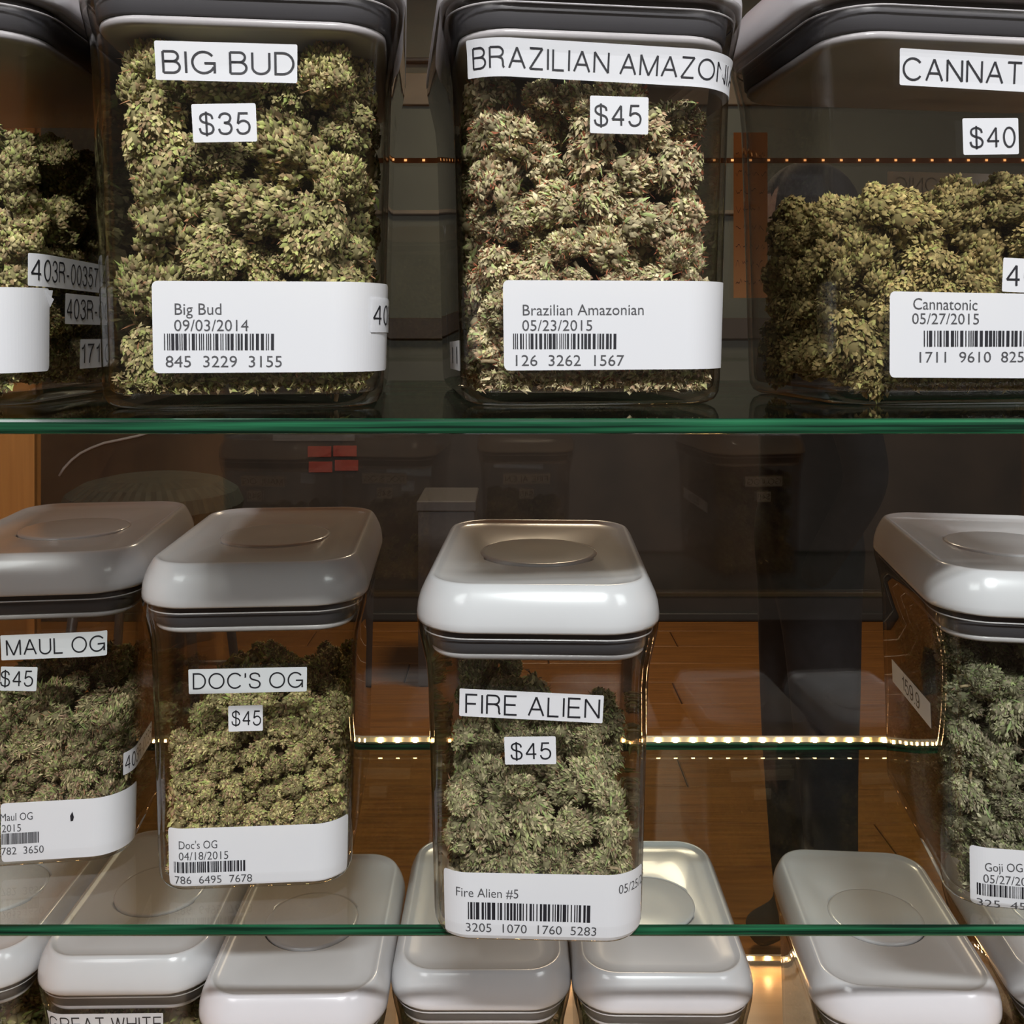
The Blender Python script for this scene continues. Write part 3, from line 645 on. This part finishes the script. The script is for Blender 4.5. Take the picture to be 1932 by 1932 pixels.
def tri_mesh(name, V, FF, VC, mat):
    me = bpy.data.meshes.new(name); n, m = len(V), len(FF)
    me.vertices.add(n); me.vertices.foreach_set('co', V.astype(np.float32).ravel())
    me.loops.add(3*m); me.loops.foreach_set('vertex_index', FF.astype(np.int32).ravel())
    me.polygons.add(m); me.polygons.foreach_set('loop_start', np.arange(0, 3*m, 3, dtype=np.int32)); me.polygons.foreach_set('loop_total', np.full(m, 3, dtype=np.int32))
    at_ = me.color_attributes.new('Col', 'FLOAT_COLOR', 'POINT'); at_.data.foreach_set('color', np.concatenate([VC, np.ones((n, 1))], 1).astype(np.float32).ravel())
    me.materials.append(mat); me.update(calc_edges=True); me.validate(); return me
STY = {   # palettes: light, mid, green, dark, hair
    'big': dict(pal=[(.50, .45, .22), (.37, .35, .14), (.37, .42, .14), (.29, .22, .11), (.40, .22, .10)], n=1500, blen=.21, hair=110, wid=.62, leaf=10),
    'braz': dict(pal=[(.66, .60, .36), (.52, .47, .27), (.42, .44, .20), (.40, .29, .17), (.33, .125, .055)], n=850, blen=.31, hair=220, leaf=16, wid=.52),
    'canna': dict(pal=[(.37, .31, .12), (.29, .245, .085), (.30, .30, .095), (.23, .175, .065), (.26, .17, .07)], n=1500, blen=.19, hair=40, leaf=8, wid=.66),
    'maul': dict(pal=[(.42, .37, .20), (.32, .28, .145), (.22, .27, .095), (.28, .19, .12), (.28, .16, .08)], n=900, blen=.33, hair=70, leaf=26, wid=.36),
    'doc': dict(pal=[(.48, .43, .20), (.36, .32, .135), (.37, .39, .14), (.31, .215, .12), (.33, .18, .09)], n=620, blen=.30, hair=46, leaf=14, wid=.56),
    'fire': dict(pal=[(.44, .41, .24), (.33, .33, .17), (.28, .33, .14), (.26, .21, .13), (.28, .18, .10)], n=950, blen=.30, hair=60, leaf=20, wid=.42),
    'goji': dict(pal=[(.32, .32, .20), (.25, .255, .15), (.23, .28, .125), (.19, .17, .115), (.23, .17, .10)], n=1100, blen=.27, hair=40, leaf=18, wid=.46),
}
PROTO, LODP = {}, {}
for si, (k, st) in enumerate(STY.items()):
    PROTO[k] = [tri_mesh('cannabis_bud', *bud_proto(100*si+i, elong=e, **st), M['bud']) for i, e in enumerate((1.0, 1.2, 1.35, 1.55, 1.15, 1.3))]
    lo = dict(st); lo['n'] = int(st['n']*0.25); lo['blen'] = st['blen']*1.6; lo['hair'] = 12
    LODP[k] = [bud_proto(100*si+50+i, elong=e, **lo) for i, e in enumerate((1.1, 1.3, 1.5))]

def relax(n, D, w, d, z0, z1fun, core, seed, iters=110):
    r = np.random.default_rng(seed)
    R = D/2*r.uniform(0.80, 1.18, n); zt = float(z1fun(np.zeros((1, 3)))[0])
    P = np.stack([r.uniform(-w/2, w/2, n), r.uniform(-d/2, d/2, n), r.uniform(z0, zt, n)], 1)
    cx, cy0, cy1, cz = core
    for it in range(iters):
        dv = P[:, None]-P[None]; ds = np.sqrt((dv**2).sum(-1))+1e-9; np.fill_diagonal(ds, 1)
        ov = np.clip((R[:, None]+R[None])*0.97-ds, 0, None); np.fill_diagonal(ov, 0)
        P += (dv/ds[..., None]*ov[..., None]).sum(1)*0.30
        P[:, 2] -= 0.00018*(it < iters*0.85)
        if cx > 0:      # keep out of the heart of the filling
            px, py0, py1, pz = cx-np.abs(P[:, 0]), P[:, 1]-cy0, cy1-P[:, 1], cz-P[:, 2]
            ins = (px > 0) & (py0 > 0) & (py1 > 0) & (pz > 0)
            mn = np.minimum(np.minimum(px, py0), np.minimum(py1, pz))
            for m_, ax, sg in ((px, 0, None), (py0, 1, -1), (py1, 1, 1), (pz, 2, 1)):
                q = ins & (m_ <= mn+1e-12)
                if ax == 0: P[q, 0] += np.sign(P[q, 0]+1e-9)*(m_[q]+0.0005)
                else: P[q, ax] += sg*(m_[q]+0.0005)
        hx, hy = w/2-R*1.03, d/2-R*1.03
        P[:, 0] = np.clip(P[:, 0], -hx, hx); P[:, 1] = np.clip(P[:, 1], -hy, hy)
        rc = np.clip(0.019-R, 0.003, 1)      # rounded corners of the jar
        ex, ey = np.abs(P[:, 0])-(hx-rc), np.abs(P[:, 1])-(hy-rc); q = (ex > 0) & (ey > 0); le = np.sqrt(ex**2+ey**2)+1e-9; o = q & (le > rc)
        P[o, 0] -= np.sign(P[o, 0])*(ex*(1-rc/le))[o]; P[o, 1] -= np.sign(P[o, 1])*(ey*(1-rc/le))[o]
        P[:, 2] = np.maximum(P[:, 2], z0+R); P[:, 2] = np.minimum(P[:, 2], np.maximum(z1fun(P)-R*0.8, z0+R))
    return P, R
FILL = {  # jar: style, bud diameter, height of filling (function of jar-frame point), number, shell only?
    'big': ('big', 0.0255, lambda P: 0.135+0*P[:, 0], 134, False),
    'braz': ('braz', 0.0185, lambda P: 0.129+0.005*np.sin(P[:, 0]*90), 304, True),
    'canna': ('canna', 0.0245, lambda P: 0.088+0.010*np.clip(P[:, 1]/0.07, -1, 1)*-1+0.003*np.sin(P[:, 1]*150), 113, True),
    'edge': ('big', 0.0215, lambda P: 0.120+0*P[:, 0], 173, True),
    'maul': ('maul', 0.0185, lambda P: 0.077+0.016*np.clip((P[:, 1]+0.03)/0.1, 0, 1), 173, True),
    'doc': ('doc', 0.0128, lambda P: 0.091+0.012*np.clip(P[:, 0]/0.04, -1, 1)+0.010*np.clip((P[:, 1]+.03)/.07, 0, 1), 462, True),
    'fire': ('fire', 0.0200, lambda P: 0.088+0.028*np.clip((P[:, 1]+0.02)/0.08, 0, 1)*(P[:, 0] < 0.005), 134, True),
    'goji': ('goji', 0.0215, lambda P: 0.131+0*P[:, 0], 200, True),
}
WHERE = {
    'big': ('dense green bud', 'jar tagged $35'), 'braz': ('pale brown-haired bud', 'jar with wrapping name strip'),
    'canna': ('olive green bud', 'jar tagged $40'), 'edge': ('green bud', 'jar with peeling label'),
    'maul': ('leafy brownish bud', 'jar with specked label'), 'doc': ('crumbly bud', 'jar with shaded lid'),
    'fire': ('grey-green pointed bud', 'jar overhanging the shelf'), 'goji': ('dull grey-green bud', 'jar with slanted side tag')}
STEM_ME = tube('stem', [(0, 0, -0.75), (0.02, 0.03, -1.05), (0.05, 0.02, -1.25), (0.10, 0.05, -1.42)], [0.11, 0.085, 0.075, 0.07], plain('bud_stem', (0.33, 0.26, 0.15), 0.7, noise=0.3, nscale=6), n=6)
_o = STEM_ME; STEM_ME = _o.data; bpy.data.objects.remove(_o)
def bud_label(key, r_, p, proto):
    kind, jar = WHERE[key]; st, D, zf = FILL[key][:3]; t_ = (p[2]-0.006)/(float(zf(p[None])[0])-0.006)
    size = 'bigger ' if r_ > D*0.535 else 'smaller ' if r_ < D*0.45 else ''
    shape = ('round ', 'oval ', 'long ', 'long tapering ', 'oval ', 'oval ')[proto]
    zone = 'atop the pile in ' if t_ > 0.80 else 'at the foot of ' if t_ < 0.24 else 'high in ' if t_ > 0.6 else 'low in ' if t_ < 0.42 else 'halfway up '
    return size+shape+kind+' '+zone+jar
ALL = []
for key, (st, D, zf, n, shell) in FILL.items():
    j = J[key]; w = 0.0962; d = w+DX; z0 = 0.0062
    zt = float(zf(np.zeros((1, 3)))[0])
    core = (w/2-1.6*D, -d/2+1.9*D, d/2-1.6*D, zt-2.0*D) if shell else (-1, 0, 0, 0)
    P, R = relax(n, D, w, d, z0, zf, core, 11+len(ALL))
    for p, r_ in zip(P, R): ALL.append((key, st, j.world(p), r_, p))
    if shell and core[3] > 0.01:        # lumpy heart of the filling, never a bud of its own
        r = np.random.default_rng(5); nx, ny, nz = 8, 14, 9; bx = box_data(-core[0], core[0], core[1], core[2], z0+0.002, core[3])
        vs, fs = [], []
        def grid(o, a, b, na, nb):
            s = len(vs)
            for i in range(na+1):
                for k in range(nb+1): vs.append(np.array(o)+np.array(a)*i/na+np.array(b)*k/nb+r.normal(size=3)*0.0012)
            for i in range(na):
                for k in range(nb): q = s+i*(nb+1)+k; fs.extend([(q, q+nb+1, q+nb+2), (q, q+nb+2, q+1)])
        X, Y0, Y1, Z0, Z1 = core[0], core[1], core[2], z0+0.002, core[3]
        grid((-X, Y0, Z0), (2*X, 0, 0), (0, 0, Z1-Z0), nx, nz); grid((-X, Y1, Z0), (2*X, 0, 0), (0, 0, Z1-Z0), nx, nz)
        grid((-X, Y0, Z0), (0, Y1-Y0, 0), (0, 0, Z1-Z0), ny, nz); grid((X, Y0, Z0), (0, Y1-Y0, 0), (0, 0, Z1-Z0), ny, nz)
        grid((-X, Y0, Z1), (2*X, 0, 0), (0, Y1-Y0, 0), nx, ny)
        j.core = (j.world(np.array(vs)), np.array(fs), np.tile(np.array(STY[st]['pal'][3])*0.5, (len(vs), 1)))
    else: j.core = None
# which buds show largest: splat discs into a small depth buffer
Wb = 644; buf = np.full((Wb, Wb), 1e9); ids = np.full((Wb, Wb), -1, int); k_ = Wb/1932
for i, (key, st, w, r_, p) in enumerate(ALL):
    cx, cy, rad = (966+F*w[0]/w[1])*k_, (HOR-F*(w[2]-EYE)/w[1])*k_, F*r_*1.05/w[1]*k_
    x0, x1, y0, y1 = int(max(0, cx-rad)), int(min(Wb, cx+rad+1)), int(max(0, cy-rad)), int(min(Wb, cy+rad+1))
    if x1 <= x0 or y1 <= y0: continue
    yy_, xx_ = np.mgrid[y0:y1, x0:x1]; q = (xx_+.5-cx)**2+(yy_+.5-cy)**2 < rad**2
    dep = w[1]-r_*0.6; sub = buf[y0:y1, x0:x1]; q &= dep < sub
    sub[q] = dep; ids[y0:y1, x0:x1][q] = i
vis = np.bincount(ids[ids >= 0], minlength=len(ALL))
order = np.argsort(-vis); chosen = set(int(i) for i in order[:300] if vis[i] > 12)
rest = {}
rr = random.Random(3)
def rand_rot(): return Matrix.Rotation(rr.uniform(0, 6.28), 3, 'Z')@Matrix.Rotation(math.acos(rr.uniform(-1, 1)), 3, 'X')@Matrix.Rotation(rr.uniform(0, 6.28), 3, 'Z')
def wall_rot(p, r_):
    """long axis lies along the jar wall or floor the bud presses on"""
    ax = np.array([rr.gauss(0, 1) for _ in range(3)]); ns = []
    if 0.0481-abs(p[0]) < 1.5*r_: ns.append(0)
    if 0.0746-abs(p[1]) < 1.5*r_: ns.append(1)
    if p[2]-0.006 < 1.5*r_: ns.append(2)
    for q in ns[:2] if len(ns) == 3 else ns: ax[q] = 0.0
    if np.linalg.norm(ax) < 1e-3: ax = np.array([0, 0, 1.0])
    z = Vector(ax).normalized(); return z.to_track_quat('Z', 'Y').to_matrix()@Matrix.Rotation(rr.uniform(0, 6.28), 3, 'Z')
for i, (key, st, w, r_, p) in enumerate(ALL):
    rot = wall_rot(p, r_); rot = Matrix.Rotation(J[key].yaw, 3, 'Z')@rot
    if i in chosen:
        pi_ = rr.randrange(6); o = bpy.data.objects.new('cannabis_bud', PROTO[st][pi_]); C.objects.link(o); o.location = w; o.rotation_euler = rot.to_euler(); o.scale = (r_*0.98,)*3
        tag(o, bud_label(key, r_, p, pi_), 'cannabis bud', 'buds in '+'the '+WHERE[key][1])
        if rr.random() < 0.35 and key != 'doc': link('stem', STEM_ME, o)
    else:
        near = min(0.0481-abs(p[0]), 0.0746-abs(p[1])) < 1.6*r_ or vis[i] > 0 or p[2] > 0.075
        if near: rest.setdefault(key, []).append((st, w, r_, np.array(rot)))
def stuff(key, items, extra, label):
    V, FF, VC, o = [], [], [], 0
    for st, w, r_, rot in items:
        v, f, c = LODP[st][rr.randrange(3)]; V.append(v@rot.T*r_*0.98+w); FF.append(f+o); VC.append(c*rr.uniform(0.8, 1.15)); o += len(v)
    if extra is not None: V.append(extra[0]); FF.append(extra[1]+o); VC.append(extra[2])
    base = J[key].loc if key in J else BT[key].loc
    me = tri_mesh('bud_filling', np.concatenate(V)-base, np.concatenate(FF), np.concatenate(VC), M['bud'])
    ob = link('bud_filling', me, None, base); tag(ob, label, 'cannabis buds', None, 'stuff')
for key in FILL:
    # loose crumbs lying on the jar floor along its walls
    it = rest.get(key, []); j = J[key]; st = FILL[key][0]; rq = np.random.default_rng(hash(key) % 1000 if False else len(key)*7)
    for k in range(420):
        sx = rq.uniform(-0.044, 0.044); y = -0.0712+abs(rq.normal())*0.0035 if key != 'canna' else rq.uniform(-0.069, 0.069)
        if key == 'canna': sx = -0.045+abs(rq.normal())*0.0035
        it.append((st, j.world(np.array([sx, y, rq.uniform(0.0062, 0.0125)])), rq.uniform(0.0006, 0.0014), np.array(rand_rot())))
    # crumbs are kept small: only a pinch of triangles each
    big_it = [q for q in it if q[2] > 0.003]; small = [q for q in it if q[2] <= 0.003]
    V, FF, VC, o = [], [], [], 0
    pal = np.array(STY[st]['pal'])
    for _, w, r_, rot in small:
        m_ = rq.integers(5, 8); dv = rq.normal(size=(m_, 3, 3))*r_*0.75; v = (w+dv).reshape(-1, 3); V.append(v); FF.append(np.arange(len(v)).reshape(-1, 3)+o); VC.append(np.repeat(pal[rq.integers(0, 4, m_)]*rq.uniform(.7, 1.3, (m_, 1)), 3, 0)); o += len(v)
    if j.core is not None: V.append(j.core[0]); FF.append(j.core[1]+o); VC.append(j.core[2]); o += len(j.core[0])
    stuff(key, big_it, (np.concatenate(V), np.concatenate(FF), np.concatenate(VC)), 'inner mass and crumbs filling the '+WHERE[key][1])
for key, j in BT.items():
    P, R = relax(105, 0.022, 0.0962, 0.0962+DX, 0.006, lambda P: 0.105+0*P[:, 0], (0.02, -0.045, 0.045, 0.08), 77, 70)
    stuff(key, [('doc', j.world(p), r_, np.array(rand_rot())) for p, r_ in zip(P, R)], None, 'green bud filling of the '+j.root['label'])

# ------------------------------------------------------------------ note pinned to the glass behind the upper jars
e = empty('handwritten_note', at(1416, 562, GY-0.006)); tag(e, 'handwritten paper note with orange light painted in, hanging behind the upper jars', 'note')
a, b = at(1384, 250, GY-0.006), at(1448, 562, GY-0.006)
vv, ff = box_data(a.x-e.location.x, b.x-e.location.x, -0.0002, 0.0002, 0, a.z-b.z); link('sheet', mesh('sheet', vv, ff, M['note']), e)
rq = random.Random(12); V, FF = [], []
for ln in range(8):
    x = a.x-e.location.x+0.002; z0 = 0.014+ln*0.0165
    while x < b.x-e.location.x-0.005:
        pts = [(x+k*0.0011, z0+rq.uniform(-0.003, 0.003)) for k in range(rq.randint(3, 6))]
        for (x0, q0), (x1, q1) in zip(pts, pts[1:]):
            n = len(V); V += [(x0, -0.0005, q0), (x1, -0.0005, q1), (x1, -0.0005, q1+0.0007), (x0, -0.0005, q0+0.0007)]; FF.append((n, n+1, n+2, n+3))
        x = pts[-1][0]+0.0022
link('handwriting', mesh('handwriting', V, FF, M['ink']), e)

# ------------------------------------------------------------------ things in the shop beyond the glass
for k, (px, py) in enumerate(((603, 852), (651, 851), (605, 881), (654, 878))):
    p = at(px, py, FAR-0.033)
    o = box('red_card', -0.056, 0.056, -0.004, 0.0, -0.030, 0.030, M['red'], bev=0.0015); o.location = p; o.scale = (0.92, 1, 0.80)
    tag(o, 'small red card fixed to the dark wainscot in a block of four', 'card', 'red cards on the wainscot')
p = at(592, 826, FAR-0.033); o = box('pale_card_strip', -0.18, 0.18, -0.003, 0.0, -0.014, 0.014, M['grey'], bev=0.001); o.location = p
tag(o, 'pale narrow card strip on the wainscot above the red cards', 'card')
p = at(842, 1040, 3.4); e = empty('storage_box', (p.x, 3.55, 0)); tag(e, 'tall plain grey box standing on the floor behind the glass', 'box')
vv, ff = box_data(-0.10, 0.10, -0.15, 0.15, 0.0, EYE-(965-HOR)*3.4/F, 0.006); link('carcass', mesh('carcass', vv, ff, M['grey']), e)
vv, ff = box_data(-0.105, 0.105, -0.155, 0.155, EYE-(965-HOR)*3.4/F, EYE-(945-HOR)*3.4/F, 0.004); link('box_lid', mesh('box_lid', vv, ff, M['grey']), e)
# ribbed stool
sp = at(290, 945, 2.6); e = empty('ribbed_stool', (sp.x, 2.6, 0)); tag(e, 'tall stool with a ribbed dark green domed cushion', 'stool')
top = EYE-(895-HOR)*2.6/F; v, f = [], []; n = 96
prof = [(0.20, -0.13), (0.225, -0.115), (0.235, -0.08), (0.22, -0.045), (0.18, -0.02), (0.12, -0.006), (0.05, 0.0)]
for r_, z_ in prof:
    for k in range(n): q = r_*(1+0.012*math.cos(k*math.pi)) ; v.append((q*math.cos(2*math.pi*k/n), q*math.sin(2*math.pi*k/n), top+z_))
for i in range(len(prof)-1):
    for k in range(n): f.append((i*n+k, i*n+(k+1) % n, i*n+n+(k+1) % n, i*n+n+k))
f += [tuple(range(n))[::-1], tuple(range((len(prof)-1)*n, len(prof)*n))]
link('cushion', mesh('cushion', v, f, M['rib']), e)
for sx in (-1, 1):
    for sy in (-1, 1): tube('leg', [(sx*0.13, sy*0.13, top-0.128), (sx*0.20, sy*0.20, 0.0)], 0.013, M['metal'], e)
for z_, q in ((0.30, 0.178),): 
    for a0, a1 in (((-q, -q), (q, -q)), ((-q, q), (q, q)), ((-q, -q), (-q, q)), ((q, -q), (q, q))): tube('rung', [(*a0, z_), (*a1, z_)], 0.008, M['metal'], e)
# white cable sagging on the wainscot
pts = [at(px, py, FAR-0.04) for px, py in ((112, 898), (120, 884), (135, 868), (152, 855), (172, 845), (196, 836), (225, 830), (262, 822), (300, 810))]
o = tube('wall_cable', pts, 0.006, M['white']); tag(o, 'thin white cable curving down the dark wainscot', 'cable')

# dark figure added beyond the glass in place of the reflection of the viewer
def reflection_figure(x, y):
    root = empty('reflection_figure', (x, y, 0)); root.scale = (0.93, 0.93, 0.885)
    tag(root, 'dark hooded figure added beyond the glass for the reflection of the viewer', 'reflection_figure')
    vs = [(0, 0, .93), (0, 0, 1.10), (0.01, 0, 1.28), (0.0, 0, 1.42), (0.01, 0, 1.52), (0.0, 0, 1.56),
          (0.0, .09, .88), (-.01, .10, .50), (.0, .10, .09), (-.10, .10, .035), (0.0, -.09, .88), (.01, -.10, .50), (.03, -.10, .09), (-.07, -.10, .035),
          (0, .18, 1.38), (.05, .22, 1.13), (-.02, .15, .95), (-.03, .12, .90), (0, -.18, 1.38), (.05, -.22, 1.13), (-.02, -.15, .95), (-.03, -.12, .90)]
    ed = [(0,1),(1,2),(2,3),(3,4),(4,5),(0,6),(6,7),(7,8),(8,9),(0,10),(10,11),(11,12),(12,13),(3,14),(14,15),(15,16),(16,17),(3,18),(18,19),(19,20),(20,21)]
    rad = [(.105,.13),(.10,.125),(.115,.16),(.09,.13),(.052,.052),(.05,.05),(.088,.08),(.062,.06),(.042,.042),(.036,.042),(.088,.08),(.062,.06),(.042,.042),(.036,.042),
           (.055,.05),(.044,.044),(.034,.034),(.03,.03),(.055,.05),(.044,.044),(.034,.034),(.03,.03)]
    me = bpy.data.meshes.new('figure'); me.from_pydata(vs, ed, []); o = link('figure', me, root)
    md = o.modifiers.new('skin', 'SKIN'); md.use_smooth_shade = True
    for i, r_ in enumerate(rad): me.skin_vertices[0].data[i].radius = r_
    me.skin_vertices[0].data[0].use_root = True
    o.modifiers.new('sub', 'SUBSURF').levels = 2; o.modifiers['sub'].render_levels = 2
    me.materials.append(M['cloth'])
    def shell(fn, th0, th1, n1, n2, name, mat):
        hv, hf = [], []
        for i in range(n1+1):
            th = th0+(th1-th0)*i/n1
            for k in range(n2): hv.append(fn(th, 2*math.pi*k/n2))
        for i in range(n1):
            for k in range(n2): hf.append((i*n2+k, i*n2+n2+k, i*n2+n2+(k+1) % n2, i*n2+(k+1) % n2))
        return link(name, mesh(name, hv, hf, M[mat], True), root)
    def face(th, ph):       # head looks towards -x: brow, nose, lips and chin along the front meridian
        r_ = 1.0; f_ = max(0.0, -math.cos(ph)); z_ = math.cos(th)
        b = 0.16*math.exp(-((z_+0.10)/0.16)**2)*f_**14+0.05*math.exp(-((z_+0.50)/0.10)**2)*f_**6+0.05*math.exp(-((z_+0.78)/0.14)**2)*f_**4-0.05*math.exp(-((z_-0.12)/0.10)**2)*f_**3
        e_ = 0.10*math.exp(-((z_)/0.2)**2)*(math.exp(-((abs(math.sin(ph))-1)/0.02)**2))
        w_ = 1-0.22*max(0, -z_)
        return (-0.005+.098*(r_+b)*math.sin(th)*math.cos(ph)*w_, .076*(r_+e_)*math.sin(th)*math.sin(ph)*w_, 1.665+.118*z_)
    shell(face, 0.02, 3.12, 22, 36, 'head', 'skin')
    def hr(th, ph):
        lim = 1.15 if math.cos(ph) < -0.86 else 2.5
        t_ = th*lim/2.0; return (0.004+.108*math.sin(t_)*math.cos(ph), .086*math.sin(t_)*math.sin(ph), 1.675+.122*math.cos(t_))
    shell(hr, 0.01, 2.0, 12, 28, 'hood', 'cloth')
    return root
pp = at(1522, 1300, 1.85); reflection_figure(pp.x, 1.85)
